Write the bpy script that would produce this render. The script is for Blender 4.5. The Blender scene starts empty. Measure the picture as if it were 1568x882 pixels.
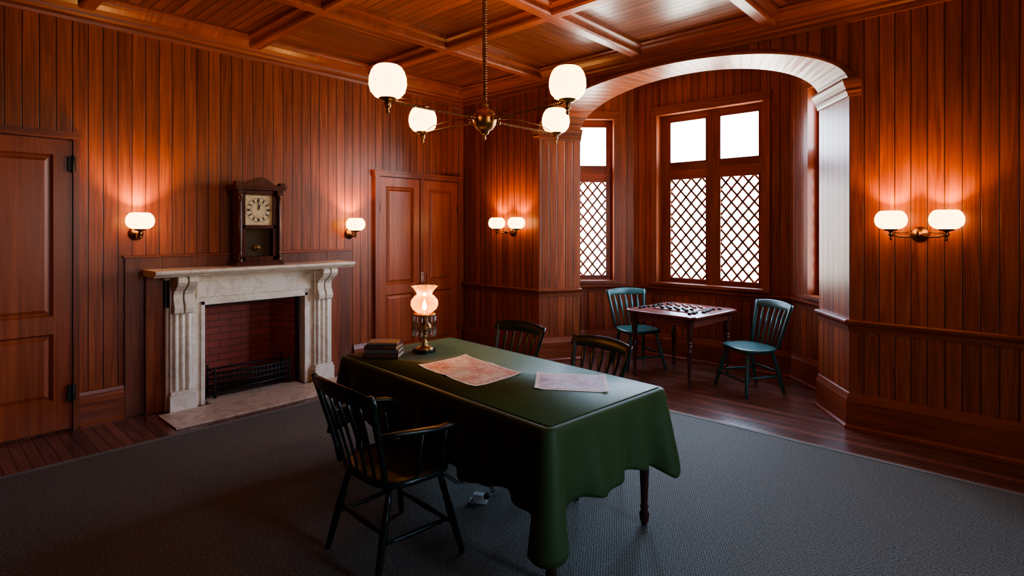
import bpy, math, random
from mathutils import Vector, Matrix
random.seed(4)
S = bpy.context.scene
pi = math.pi
# ------------------------------------------------------------------ materials
def newmat(name):
    m = bpy.data.materials.new(name); m.use_nodes = True
    nt = m.node_tree
    return m, nt, nt.nodes['Principled BSDF']
def N(nt, t, **k):
    n = nt.nodes.new(t)
    for a, b in k.items():
        setattr(n, a, b)
    return n
def math_(nt, op, a, b=None, c=None):
    n = N(nt, 'ShaderNodeMath', operation=op)
    for i, v in enumerate((a, b, c)):
        if v is None: continue
        if isinstance(v, (int, float)): n.inputs[i].default_value = v
        else: nt.links.new(v, n.inputs[i])
    return n.outputs[0]
def wood(name, light, dark, plank=None, horiz=False, rough=0.38, groove=0.05, var=0.45, coat=0.12, gs=1.0, spec=0.42):
    m, nt, b = newmat(name)
    L = nt.links
    tc = N(nt, 'ShaderNodeTexCoord')
    sp = N(nt, 'ShaderNodeSeparateXYZ'); L.new(tc.outputs['UV'], sp.inputs[0])
    ac, al = (sp.outputs[1], sp.outputs[0]) if horiz else (sp.outputs[0], sp.outputs[1])
    w = plank or 0.6
    q = math_(nt, 'DIVIDE', ac, w)
    idx = math_(nt, 'FLOOR', q)
    wn = N(nt, 'ShaderNodeTexWhiteNoise', noise_dimensions='1D'); L.new(idx, wn.inputs['W'])
    rnd = wn.outputs['Value']
    cb = N(nt, 'ShaderNodeCombineXYZ')
    L.new(math_(nt, 'MULTIPLY', ac, 26*gs), cb.inputs[0])
    L.new(math_(nt, 'MULTIPLY_ADD', al, 1.1*gs, math_(nt, 'MULTIPLY', rnd, 37.0)), cb.inputs[1])
    L.new(math_(nt, 'MULTIPLY', rnd, 91.0), cb.inputs[2])
    n1 = N(nt, 'ShaderNodeTexNoise'); n1.inputs['Scale'].default_value = 1.0
    n1.inputs['Detail'].default_value = 5; n1.inputs['Distortion'].default_value = 1.3
    L.new(cb.outputs[0], n1.inputs['Vector'])
    cr = N(nt, 'ShaderNodeValToRGB')
    cr.color_ramp.elements[0].position = 0.3; cr.color_ramp.elements[0].color = (*dark, 1)
    cr.color_ramp.elements[1].position = 0.72; cr.color_ramp.elements[1].color = (*light, 1)
    L.new(n1.outputs['Fac'], cr.inputs[0])
    br = math_(nt, 'MULTIPLY_ADD', rnd, var, 1.0 - var*0.5)
    if plank:
        fr = math_(nt, 'FRACT', q)
        ds = math_(nt, 'MINIMUM', fr, math_(nt, 'SUBTRACT', 1.0, fr))
        mr = N(nt, 'ShaderNodeMapRange', interpolation_type='SMOOTHSTEP')
        L.new(ds, mr.inputs[0]); mr.inputs[1].default_value = groove*0.3; mr.inputs[2].default_value = groove
        g = mr.outputs[0]
        br = math_(nt, 'MULTIPLY', br, math_(nt, 'MULTIPLY_ADD', g, 0.8, 0.2))
        h = math_(nt, 'MULTIPLY_ADD', g, 1.0, math_(nt, 'MULTIPLY', n1.outputs['Fac'], 0.12))
    else:
        h = math_(nt, 'MULTIPLY', n1.outputs['Fac'], 0.12)
    hv = N(nt, 'ShaderNodeVectorMath', operation='SCALE'); L.new(cr.outputs[0], hv.inputs[0]); L.new(br, hv.inputs['Scale'])
    L.new(hv.outputs[0], b.inputs['Base Color'])
    bp = N(nt, 'ShaderNodeBump'); bp.inputs['Strength'].default_value = 0.5; bp.inputs['Distance'].default_value = 0.005
    L.new(h, bp.inputs['Height']); L.new(bp.outputs[0], b.inputs['Normal'])
    b.inputs['Roughness'].default_value = rough
    b.inputs['Specular IOR Level'].default_value = spec
    b.inputs['Coat Weight'].default_value = coat; b.inputs['Coat Roughness'].default_value = 0.25
    return m
def plain(name, col, rough=0.5, metal=0.0, noise=0.15, nscale=30, bump=0.0, emit=0, ecol=None, sheen=0, spec=0.5):
    m, nt, b = newmat(name); L = nt.links
    tc = N(nt, 'ShaderNodeTexCoord')
    n1 = N(nt, 'ShaderNodeTexNoise'); n1.inputs['Scale'].default_value = nscale; n1.inputs['Detail'].default_value = 4
    L.new(tc.outputs['Object'], n1.inputs['Vector'])
    cr = N(nt, 'ShaderNodeValToRGB')
    cr.color_ramp.elements[0].position = 0.3; cr.color_ramp.elements[1].position = 0.7
    cr.color_ramp.elements[0].color = (*[c*(1-noise) for c in col], 1)
    cr.color_ramp.elements[1].color = (*[min(1, c*(1+noise)) for c in col], 1)
    L.new(n1.outputs['Fac'], cr.inputs[0]); L.new(cr.outputs[0], b.inputs['Base Color'])
    b.inputs['Roughness'].default_value = rough; b.inputs['Metallic'].default_value = metal
    b.inputs['Specular IOR Level'].default_value = spec
    if bump:
        bp = N(nt, 'ShaderNodeBump'); bp.inputs['Strength'].default_value = bump; bp.inputs['Distance'].default_value = 0.004
        L.new(n1.outputs['Fac'], bp.inputs['Height']); L.new(bp.outputs[0], b.inputs['Normal'])
    if emit:
        b.inputs['Emission Color'].default_value = (*(ecol or col), 1); b.inputs['Emission Strength'].default_value = emit
    if sheen: b.inputs['Sheen Weight'].default_value = sheen
    return m
RED_L, RED_D = (0.42, 0.108, 0.034), (0.185, 0.040, 0.013)
M_wall = wood('varnished_beadboard', RED_L, RED_D, plank=0.104, groove=0.06)
M_ceil = wood('ceiling_boards', (0.28, 0.080, 0.028), (0.135, 0.034, 0.013), plank=0.085, groove=0.07, rough=0.32, coat=.25)
M_tv = wood('trim_wood_vertical', (0.34, 0.086, 0.028), (0.17, 0.037, 0.013))
M_th = wood('trim_wood_horizontal', (0.34, 0.086, 0.028), (0.17, 0.037, 0.013), horiz=True)
M_door = wood('door_wood', (0.46, 0.112, 0.035), (0.29, 0.062, 0.020), gs=0.7)
M_brown = wood('brown_board', (0.22, 0.070, 0.033), (0.12, 0.034, 0.017))
M_floor = wood('floor_boards', (0.24, 0.092, 0.058), (0.12, 0.046, 0.032), plank=0.075, horiz=True, rough=0.27, groove=0.06, var=0.6, coat=0.25)
M_clockw = wood('clock_mahogany', (0.13, 0.026, 0.012), (0.045, 0.011, 0.006), rough=0.25, gs=2, coat=.3)
M_tabw = wood('table_dark_wood', (0.11, 0.036, 0.022), (0.045, 0.016, 0.011), rough=0.3, gs=2)
M_tabtop = wood('table_top_red_wood', (0.28, 0.068, 0.042), (0.16, 0.035, 0.024), horiz=True, rough=0.28, gs=2)
M_brass = plain('aged_brass', (0.52, 0.29, 0.11), 0.32, 1.0)
M_bronze = plain('dark_bronze', (0.28, 0.14, 0.065), 0.35, 1.0)
M_iron = plain('black_iron', (0.03, 0.03, 0.03), 0.5, 0.3, bump=0.3)
M_green = plain('dark_green_paint', (0.012, 0.022, 0.017), 0.32, noise=0.3, nscale=12)
M_teal = plain('teal_green_paint', (0.022, 0.092, 0.078), 0.30, noise=0.3, nscale=12)
M_cream = plain('clock_dial_cream', (0.70, 0.54, 0.29), 0.5)
M_black = plain('black_paint', (0.01, 0.01, 0.01), 0.4)
M_book1 = plain('book_cover_brown', (0.13, 0.06, 0.04), 0.6)
M_book2 = plain('book_cover_grey', (0.14, 0.12, 0.10), 0.6)
M_pages = plain('book_pages', (0.48, 0.38, 0.26), 0.8)
M_checkb = plain('checker_dark', (0.012, 0.010, 0.010), 0.3)
M_checkr = plain('checker_light_square', (0.5, 0.34, 0.24), 0.4)
M_plastic = plain('outlet_plastic', (0.6, 0.6, 0.6), 0.5)
# cloth
def clothmat():
    m, nt, b = newmat('green_wool_tablecloth'); L = nt.links
    tc = N(nt, 'ShaderNodeTexCoord')
    n1 = N(nt, 'ShaderNodeTexNoise'); n1.inputs['Scale'].default_value = 260; L.new(tc.outputs['Object'], n1.inputs['Vector'])
    n2 = N(nt, 'ShaderNodeTexNoise'); n2.inputs['Scale'].default_value = 3.5; n2.inputs['Detail'].default_value = 3; L.new(tc.outputs['Object'], n2.inputs['Vector'])
    cr = N(nt, 'ShaderNodeValToRGB')
    cr.color_ramp.elements[0].position = .3; cr.color_ramp.elements[0].color = (0.042, 0.078, 0.020, 1)
    cr.color_ramp.elements[1].position = .7; cr.color_ramp.elements[1].color = (0.068, 0.122, 0.034, 1)
    L.new(math_(nt, 'MULTIPLY_ADD', n1.outputs['Fac'], .6, math_(nt, 'MULTIPLY', n2.outputs['Fac'], .4)), cr.inputs[0])
    L.new(cr.outputs[0], b.inputs['Base Color'])
    bp = N(nt, 'ShaderNodeBump'); bp.inputs['Strength'].default_value = .3; bp.inputs['Distance'].default_value = .002
    L.new(n1.outputs['Fac'], bp.inputs['Height']); L.new(bp.outputs[0], b.inputs['Normal'])
    b.inputs['Roughness'].default_value = .58; b.inputs['Sheen Weight'].default_value = .03
    b.inputs['Specular IOR Level'].default_value = .4
    return m
M_cloth = clothmat()
def rugmat():
    m, nt, b = newmat('woven_sisal_rug'); L = nt.links
    tc = N(nt, 'ShaderNodeTexCoord')
    sp = N(nt, 'ShaderNodeSeparateXYZ'); L.new(tc.outputs['UV'], sp.inputs[0])
    a = math_(nt, 'SINE', math_(nt, 'MULTIPLY', sp.outputs[0], 420.0))
    c = math_(nt, 'SINE', math_(nt, 'MULTIPLY', sp.outputs[1], 260.0))
    n2 = N(nt, 'ShaderNodeTexNoise'); n2.inputs['Scale'].default_value = 90; n2.inputs['Detail'].default_value = 3; L.new(tc.outputs['UV'], n2.inputs['Vector'])
    v = math_(nt, 'MULTIPLY_ADD', math_(nt, 'MULTIPLY', a, c), .30, n2.outputs['Fac'])
    cr = N(nt, 'ShaderNodeValToRGB')
    cr.color_ramp.elements[0].position = .25; cr.color_ramp.elements[0].color = (0.050, 0.050, 0.041, 1)
    cr.color_ramp.elements[1].position = .8; cr.color_ramp.elements[1].color = (0.245, 0.24, 0.205, 1)
    L.new(v, cr.inputs[0]); L.new(cr.outputs[0], b.inputs['Base Color'])
    bp = N(nt, 'ShaderNodeBump'); bp.inputs['Strength'].default_value = .6; bp.inputs['Distance'].default_value = .003
    L.new(v, bp.inputs['Height']); L.new(bp.outputs[0], b.inputs['Normal'])
    b.inputs['Roughness'].default_value = .8; b.inputs['Specular IOR Level'].default_value = .3
    return m
M_rug = rugmat()
M_rugedge = plain('rug_binding', (0.19, 0.18, 0.16), .8, nscale=200)
def marble(name, base, vein, sc):
    m, nt, b = newmat(name); L = nt.links
    tc = N(nt, 'ShaderNodeTexCoord')
    n1 = N(nt, 'ShaderNodeTexNoise'); n1.inputs['Scale'].default_value = sc; n1.inputs['Detail'].default_value = 8; n1.inputs['Distortion'].default_value = 2.0
    L.new(tc.outputs['Object'], n1.inputs['Vector'])
    cr = N(nt, 'ShaderNodeValToRGB')
    e = cr.color_ramp.elements
    e[0].position = .35; e[0].color = (*base, 1); e[1].position = .7; e[1].color = (*[x*.85 for x in base], 1)
    k = e.new(.5); k.color = (*vein, 1); k = e.new(.46); k.color = (*base, 1); k = e.new(.56); k.color = (*base, 1)
    L.new(n1.outputs['Fac'], cr.inputs[0]); L.new(cr.outputs[0], b.inputs['Base Color'])
    b.inputs['Roughness'].default_value = .35
    return m
M_marble = marble('white_marble', (0.86, 0.77, 0.63), (0.72, 0.60, 0.46), 3)
M_hearth = marble('hearth_marble', (0.68, 0.54, 0.41), (0.46, 0.34, 0.25), 3)
def brickmat():
    m, nt, b = newmat('painted_firebrick'); L = nt.links
    tc = N(nt, 'ShaderNodeTexCoord')
    bt = N(nt, 'ShaderNodeTexBrick'); L.new(tc.outputs['UV'], bt.inputs['Vector'])
    bt.inputs['Scale'].default_value = 1.0; bt.inputs['Brick Width'].default_value = .21; bt.inputs['Row Height'].default_value = .07
    bt.inputs['Mortar Size'].default_value = .006
    bt.inputs['Color1'].default_value = (.40, .085, .055, 1); bt.inputs['Color2'].default_value = (.32, .068, .045, 1); bt.inputs['Mortar'].default_value = (.19, .055, .04, 1)
    L.new(bt.outputs[0], b.inputs['Base Color'])
    bp = N(nt, 'ShaderNodeBump', invert=True); bp.inputs['Distance'].default_value = .008
    L.new(bt.outputs['Fac'], bp.inputs['Height']); L.new(bp.outputs[0], b.inputs['Normal'])
    b.inputs['Roughness'].default_value = .5
    return m
M_brick = brickmat()
M_ash = plain('soot_and_ash', (0.16, 0.13, 0.11), .9, noise=.5, nscale=20, bump=.5)
def paperm(name, a, c, ink):
    m, nt, b = newmat(name); L = nt.links
    tc = N(nt, 'ShaderNodeTexCoord')
    n1 = N(nt, 'ShaderNodeTexNoise'); n1.inputs['Scale'].default_value = 7; n1.inputs['Detail'].default_value = 8; n1.inputs['Distortion'].default_value = .6
    L.new(tc.outputs['Object'], n1.inputs['Vector'])
    vo = N(nt, 'ShaderNodeTexVoronoi', feature='DISTANCE_TO_EDGE'); vo.inputs['Scale'].default_value = 18; L.new(tc.outputs['Object'], vo.inputs['Vector'])
    cr = N(nt, 'ShaderNodeValToRGB'); cr.color_ramp.elements[0].position = .42; cr.color_ramp.elements[1].position = .58
    cr.color_ramp.elements[0].color = (*a, 1); cr.color_ramp.elements[1].color = (*c, 1)
    L.new(n1.outputs['Fac'], cr.inputs[0])
    fr = math_(nt, 'FRACT', math_(nt, 'MULTIPLY', n1.outputs['Fac'], 14.0))
    ln = math_(nt, 'LESS_THAN', fr, .18)
    ed = math_(nt, 'LESS_THAN', vo.outputs['Distance'], .03)
    f = math_(nt, 'MULTIPLY', math_(nt, 'MAXIMUM', ln, ed), .6)
    mx = N(nt, 'ShaderNodeMix', data_type='RGBA'); L.new(f, mx.inputs[0])
    L.new(cr.outputs[0], mx.inputs[6]); mx.inputs[7].default_value = (*ink, 1)
    L.new(mx.outputs[2], b.inputs['Base Color']); b.inputs['Roughness'].default_value = .6
    return m
M_map1 = paperm('map_paper', (.66, .33, .22), (.76, .60, .42), (.25, .11, .07))
M_map2 = paperm('map_paper_pale', (.62, .42, .46), (.74, .73, .74), (.22, .19, .30))
M_white = plain('paper_border', (.78, .68, .56), .6)
M_seam = plain('paper_fold_crease', (.45, .33, .24), .7)
def shade_mat(name, col, st, base=(.8, .7, .55)):
    m, nt, b = newmat(name); L = nt.links
    b.inputs['Base Color'].default_value = (*base, 1); b.inputs['Roughness'].default_value = .25
    tc = N(nt, 'ShaderNodeTexCoord'); n1 = N(nt, 'ShaderNodeTexNoise'); n1.inputs['Scale'].default_value = 14
    L.new(tc.outputs['Object'], n1.inputs['Vector'])
    L.new(math_(nt, 'MULTIPLY_ADD', n1.outputs['Fac'], st*.5, st*.75), b.inputs['Emission Strength'])
    b.inputs['Emission Color'].default_value = (*col, 1)
    return m
M_shade = shade_mat('opal_glass_shade', (1.0, .52, .18), 9.5)
M_flame = shade_mat('lamp_flame', (1.0, .75, .4), 60)
def glassm(name, tint, mixf):
    m, nt, b = newmat(name); L = nt.links
    tr = N(nt, 'ShaderNodeBsdfTransparent'); tr.inputs[0].default_value = (*tint, 1)
    gl = N(nt, 'ShaderNodeBsdfGlossy'); gl.inputs['Roughness'].default_value = .05
    mx = N(nt, 'ShaderNodeMixShader'); mx.inputs[0].default_value = mixf
    L.new(tr.outputs[0], mx.inputs[1]); L.new(gl.outputs[0], mx.inputs[2])
    L.new(mx.outputs[0], nt.nodes['Material Output'].inputs[0])
    return m
M_glass = glassm('window_glass', (.97, .98, 1), .04)
M_chim = glassm('lamp_chimney_glass', (.95, .9, .85), .15)
M_crystal = glassm('crystal_prism', (.85, .82, .8), .35)
M_clockglass = glassm('clock_glass', (.5, .48, .46), .15)
def amberm():
    m, nt, b = newmat('etched_amber_globe'); L = nt.links
    tr = N(nt, 'ShaderNodeBsdfTransparent'); tr.inputs[0].default_value = (1, .74, .42, 1)
    b.inputs['Base Color'].default_value = (.75, .45, .18, 1); b.inputs['Roughness'].default_value = .2
    b.inputs['Emission Color'].default_value = (1, .45, .10, 1); b.inputs['Emission Strength'].default_value = 1.1
    mx = N(nt, 'ShaderNodeMixShader')
    lw = N(nt, 'ShaderNodeLayerWeight'); lw.inputs[0].default_value = .4
    L.new(math_(nt, 'MULTIPLY_ADD', lw.outputs['Facing'], .65, .25), mx.inputs[0])
    L.new(tr.outputs[0], mx.inputs[1]); L.new(b.outputs[0], mx.inputs[2]); L.new(mx.outputs[0], nt.nodes['Material Output'].inputs[0])
    return m
M_amber = amberm()

# ------------------------------------------------------------------ mesh builder
I4 = Matrix.Identity(4)
def frame(p, d, z=0.0):
    d = Vector((d[0], d[1], 0)).normalized()
    return Matrix(((d.x, -d.y, 0, p[0]), (d.y, d.x, 0, p[1]), (0, 0, 1, z), (0, 0, 0, 1)))
class MB:
    def __init__(s, M=I4):
        s.v = []; s.f = []; s.m = []; s.sm = []; s.uv = {}; s.mats = []; s.M = M
    def mi(s, m):
        if m not in s.mats: s.mats.append(m)
        return s.mats.index(m)
    def add(s, vs, fs, mat, smooth=False, M=None, uvs=None):
        M = s.M @ M if M is not None else s.M
        o = len(s.v); s.v += [M @ Vector(x) for x in vs]
        k = s.mi(mat)
        for i, f in enumerate(fs):
            if uvs: s.uv[len(s.f)] = uvs[i]
            s.f.append([a+o for a in f]); s.m.append(k); s.sm.append(smooth)
    def box(s, x0, x1, y0, y1, z0, z1, mat, M=None):
        v = [(x, y, z) for z in (z0, z1) for y in (y0, y1) for x in (x0, x1)]
        s.add(v, [(0, 2, 3, 1), (4, 5, 7, 6), (0, 1, 5, 4), (2, 6, 7, 3), (0, 4, 6, 2), (1, 3, 7, 5)], mat, M=M)
    def rings(s, rs, mat, smooth=True, caps=True, M=None, closed=True):
        n = len(rs[0]); v = [p for r in rs for p in r]; f = []
        for i in range(len(rs)-1):
            for j in range(n if closed else n-1):
                a = i*n+j; b = i*n+(j+1) % n
                f.append((a, b, b+n, a+n))
        if caps:
            f.append(tuple(range(n))[::-1]); f.append(tuple(range((len(rs)-1)*n, len(rs)*n)))
        s.add(v, f, mat, smooth, M)
    def lathe(s, prof, c, mat, seg=20, M=None, caps=False, ruf=0, rn=8):
        rs = []
        for k, (r, z) in enumerate(prof):
            ring = []
            for j in range(seg):
                a = 2*pi*j/seg
                rr = r
                if ruf and k >= len(prof)-3: rr = r*(1+ruf*(k-len(prof)+4)/3*math.cos(rn*a))
                ring.append((c[0]+rr*math.cos(a), c[1]+rr*math.sin(a), c[2]+z))
            rs.append(ring)
        s.rings(rs, mat, True, caps, M)
    def tube(s, pts, rad, mat, seg=8, M=None, caps=True):
        pts = [Vector(p) for p in pts]
        if not hasattr(rad, '__len__'): rad = [rad]*len(pts)
        rs = []; up = None
        for i, p in enumerate(pts):
            t = (pts[min(i+1, len(pts)-1)]-pts[max(i-1, 0)]).normalized()
            if up is None:
                up = Vector((0, 0, 1)) if abs(t.z) < .9 else Vector((1, 0, 0))
            u = (up - t*up.dot(t)).normalized(); w = t.cross(u); up = u
            rs.append([p+rad[i]*(math.cos(2*pi*j/seg)*u+math.sin(2*pi*j/seg)*w) for j in range(seg)])
        s.rings(rs, mat, True, caps, M)
    def turned(s, p0, p1, prof, mat, seg=10, M=None):
        p0 = Vector(p0); p1 = Vector(p1)
        s.tube([p0.lerp(p1, t) for t, r in prof], [r for t, r in prof], mat, seg, M)
    def loft(s, pts, W, T, mat, M=None, smooth=True):
        rs = []
        for p, w, t in zip(pts, W, T):
            p = Vector(p); w = Vector(w); t = Vector(t)
            rs.append([p+w*a+t*b for a, b in ((1, -.5), (1, .5), (.8, 1), (-.8, 1), (-1, .5), (-1, -.5), (-.8, -1), (.8, -1))])
        s.rings(rs, mat, smooth, True, M)
    def prism(s, prof, a0, a1, mat, M=None, smooth=False):
        s.rings([[(a0, y, z) for y, z in prof], [(a1, y, z) for y, z in prof]], mat, smooth, True, M)
    def slab(s, outline, z0, z1, mat, M=None, bev=0.0):
        if bev:
            cx = sum(p[0] for p in outline)/len(outline); cy = sum(p[1] for p in outline)/len(outline)
            def sc(k): return [(cx+(x-cx)*k, cy+(y-cy)*k) for x, y in outline]
            k = 1-bev/.3
            rs = [[(x, y, z0) for x, y in sc(k)], [(x, y, z0+bev) for x, y in outline], [(x, y, z1-bev) for x, y in outline], [(x, y, z1) for x, y in sc(k)]]
        else:
            rs = [[(x, y, z0) for x, y in outline], [(x, y, z1) for x, y in outline]]
        s.rings(rs, mat, False, True, M)
    def sweep(s, prof, path, mat, closed=False, M=None):
        P = [Vector((p[0], p[1])) for p in path]; n = len(P); rs = []
        def nr(a, b):
            d = (b-a).normalized(); return Vector((d.y, -d.x))
        for i in range(n):
            if closed: n1 = nr(P[i-1], P[i]); n2 = nr(P[i], P[(i+1) % n])
            else:
                n1 = nr(P[max(i-1, 0)], P[max(i, 1)]); n2 = nr(P[min(i, n-2)], P[min(i+1, n-1)])
            m = (n1+n2)/(1+n1.dot(n2))
            rs.append([(P[i].x+m.x*o, P[i].y+m.y*o, z) for o, z in prof])
        if closed: rs.append(rs[0])
        s.rings(rs, mat, False, not closed, M)
    def obj(s, name, parent=None, mw=None, bevel=0):
        me = bpy.data.meshes.new(name)
        me.from_pydata([tuple(v) for v in s.v], [], s.f)
        for m in s.mats: me.materials.append(m)
        ul = me.uv_layers.new(name='UVMap')
        for p in me.polygons:
            p.material_index = s.m[p.index]; p.use_smooth = s.sm[p.index]
            n = p.normal
            if p.index in s.uv:
                for k, li in enumerate(p.loop_indices): ul.data[li].uv = s.uv[p.index][k]
                continue
            if abs(n.z) > .75:
                for li in p.loop_indices:
                    c = me.vertices[me.loops[li].vertex_index].co; ul.data[li].uv = (c.x, c.y)
            else:
                t = Vector((-n.y, n.x)).normalized()
                if t.x < -1e-4 or (abs(t.x) < 1e-3 and t.y < 0): t = -t
                for li in p.loop_indices:
                    c = me.vertices[me.loops[li].vertex_index].co; ul.data[li].uv = (c.x*t.x+c.y*t.y, c.z)
        me.update()
        o = bpy.data.objects.new(name, me); S.collection.objects.link(o)
        if mw is not None: o.matrix_world = mw
        if parent: o.parent = parent
        if bevel:
            b = o.modifiers.new('bevel', 'BEVEL'); b.width = bevel; b.segments = 2; b.limit_method = 'ANGLE'; b.angle_limit = math.radians(50)
        return o
def light(name, parent, loc, energy, col, rad=.03):
    l = bpy.data.lights.new(name, 'POINT'); l.energy = energy; l.color = col; l.shadow_soft_size = rad
    o = bpy.data.objects.new(name, l); S.collection.objects.link(o); o.parent = parent; o.location = loc
    return o

# ------------------------------------------------------------------ room constants
XL, YB, XR, YF, HC = -5.75, 5.28, 2.2, -1.8, 3.56
AL, AR = -4.37, -1.04            # bay opening at the wall plane
IL, IR, YI = -4.09, -1.38, 5.76  # inner edge of the splayed jambs
C1, C2, YW = (-3.82, 6.6), (-1.84, 6.6), 6.6
E1, E2 = (-4.62, 5.80), (-1.04, 5.80)
ZS, RISE = 2.85, .47
def wallface(mb, p0, p1, z0, z1, ops, depth, mat, rev=None):
    M = frame(p0, (p1[0]-p0[0], p1[1]-p0[1])); Lw = math.dist(p0, p1)
    ss = sorted({0, Lw, *[o[0] for o in ops], *[o[1] for o in ops]}); zz = sorted({z0, z1, *[o[2] for o in ops], *[o[3] for o in ops]})
    for a, b in zip(ss, ss[1:]):
        for c, d in zip(zz, zz[1:]):
            if any(o[0] <= a+1e-6 and b <= o[1]+1e-6 and o[2] <= c+1e-6 and d <= o[3]+1e-6 for o in ops): continue
            mb.add([(a, 0, c), (b, 0, c), (b, 0, d), (a, 0, d)], [(0, 1, 2, 3)], mat, M=M)
    rev = rev or mat
    for a, b, c, d in ops:
        mb.add([(a, 0, c), (a, depth, c), (a, depth, d), (a, 0, d)], [(0, 1, 2, 3)], rev, M=M)
        mb.add([(b, 0, c), (b, depth, c), (b, depth, d), (b, 0, d)], [(0, 1, 2, 3)], rev, M=M)
        mb.add([(a, 0, c), (b, 0, c), (b, depth, c), (a, depth, c)], [(0, 1, 2, 3)], rev, M=M)
        mb.add([(a, 0, d), (b, 0, d), (b, depth, d), (a, depth, d)], [(0, 1, 2, 3)], rev, M=M)
    return M
# left wall (s measured from YF)
mb = MB()
wallface(mb, (XL, YF), (XL, YB), 0, HC, [(1.90-YF, 2.88-YF, 0, .93)], .02, M_wall)
mb.obj('wall_left')
# back wall with arch
def arch(cx, a, zs, rise, n=40):
    return [(cx-a*math.cos(pi*i/n), zs+rise*math.sin(pi*i/n)) for i in range(n+1)]
mb = MB()
wallface(mb, (XL, YB), (AL, YB), 0, HC, [], 0, M_wall)
wallface(mb, (AR, YB), (XR, YB), 0, HC, [], 0, M_wall)
Ao = arch((AL+AR)/2, (AR-AL)/2, ZS, RISE); Ai = arch((IL+IR)/2, (IR-IL)/2, ZS, RISE+.01)
arc = 0
for i in range(40):
    (x0, z0), (x1, z1) = Ao[i], Ao[i+1]; (u0, w0), (u1, w1) = Ai[i], Ai[i+1]
    mb.add([(x0, YB, z0), (x1, YB, z1), (x1, YB, HC), (x0, YB, HC)], [(0, 1, 2, 3)], M_wall)
    mb.add([(u0, YI, w0), (u1, YI, w1), (u1, YI, HC), (u0, YI, HC)], [(0, 1, 2, 3)], M_wall)
    l = math.dist((x0, z0), (x1, z1))
    mb.add([(x0, YB, z0), (x1, YB, z1), (u1, YI, w1), (u0, YI, w0)], [(0, 1, 2, 3)], M_wall, uvs=[[(arc, 0), (arc+l, 0), (arc+l, .5), (arc, .5)]])
    arc += l
wallface(mb, (AL, YB), (IL, YI), 0, ZS, [], 0, M_wall)
wallface(mb, (IR, YI), (AR, YB), 0, ZS, [], 0, M_wall)
wallface(mb, (IL, YI), E1, 0, HC, [], 0, M_wall)
wallface(mb, E2, (IR, YI), 0, HC, [], 0, M_wall)
mb.obj('wall_back')
# arch edge moulding
mb = MB()
rs = []
for i, (x, z) in enumerate(Ao):
    th = pi*i/40; nx, nz = -math.cos(th), math.sin(th)
    rs.append([(x+nx*o, YB-d, z+nz*o) for o, d in ((0, 0), (0, .022), (.015, .028), (.04, .022), (.05, .01), (.05, 0))])
mb.rings(rs, M_th, False, True)
mb.obj('trim_6')
# bay walls
ZW0, ZW1 = .95, 3.10
mb = MB()
OC = (-3.47+3.82, -2.15+3.82)
Mc = wallface(mb, C1, C2, 0, HC, [(OC[0], OC[1], ZW0, ZW1)], .16, M_wall, M_tv)
Ls = math.dist(E1, C1)
Ml = wallface(mb, E1, C1, 0, HC, [(Ls-.84, Ls-.27, ZW0, ZW1)], .16, M_wall, M_tv)
Mr = wallface(mb, C2, E2, 0, HC, [(.32, .88, ZW0, ZW1)], .16, M_wall, M_tv)
mb.obj('wall_bay')
# right wall with an unseen window added for foreground daylight, front wall closed
mb = MB()
Mrt = wallface(mb, (XR, YB), (XR, YF), 0, HC, [(2.6, 3.3, ZW0, 2.7)], .16, M_wall, M_tv)
mb.obj('wall_right')
mb = MB()
wallface(mb, (XR, YF), (XL, YF), 0, HC, [], .16, M_wall, M_tv)
mb.obj('wall_front')
# floor
mb = MB()
mb.add([(XL-.6, YF, 0), (XR, YF, 0), (XR, YB, 0), (XL-.6, YB, 0)], [(0, 1, 2, 3)], M_floor)
mb.add([(AL, YB, 0), (AR, YB, 0), (IR, YI, 0), (E2[0], E2[1], 0), (C2[0], C2[1], 0), (C1[0], C1[1], 0), (E1[0], E1[1], 0), (IL, YI, 0)], [tuple(range(8))], M_floor)
mb.obj('floor')
# ceiling
bx = [XL, -4.32, -2.98, -1.65, -.31, 1.03, XR]; by = [YF, -.34, 1.02, 2.39, 3.75, YB]
mb = MB()
for i in range(len(bx)-1):
    for j in range(len(by)-1):
        x0, x1, y0, y1 = bx[i], bx[i+1], by[j], by[j+1]
        q = [(x0, y0), (x1, y0), (x1, y1), (x0, y1)]
        uv = [(a, b) for a, b in q] if (i+j) % 2 else [(b, a) for a, b in q]
        mb.add([(a, b, HC) for a, b in q], [(0, 1, 2, 3)], M_ceil, uvs=[uv])
mb.add([(E1[0]-.3, YB, HC-.01), (E2[0]+.3, YB, HC-.01), (E2[0]+.3, 6.9, HC-.01), (E1[0]-.3, 6.9, HC-.01)], [(0, 1, 2, 3)], M_ceil)
mb.obj('ceiling')
# beams
mb = MB()
bp_ = [(-.11, 0), (-.11, -.035), (-.085, -.05), (-.06, -.055), (-.06, -.095), (-.045, -.11), (.045, -.11), (.06, -.095), (.06, -.055), (.085, -.05), (.11, -.035), (.11, 0)]
for x in bx[1:-1]:
    mb.rings([[(x+o, y, HC+z) for o, z in bp_] for y in (YF, YB)], M_tv, False, True)
for y in by[1:-1]:
    mb.rings([[(x, y+o, HC+z*.98) for o, z in bp_] for x in (XL, XR)], M_th, False, True)
mb.obj('trim_1')
# cornice
mb = MB()
cor = [(0, 3.35), (.025, 3.35), (.03, 3.375), (.03, 3.40), (.045, 3.415), (.05, 3.44), (.08, 3.47), (.12, 3.50), (.15, 3.515), (.155, 3.53), (.19, 3.54), (.19, HC), (0, HC)]
mb.sweep(cor, [(XL, YF), (XL, YB), (XR, YB), (XR, YF)], M_th, closed=True)
mb.obj('trim_2')
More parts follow.
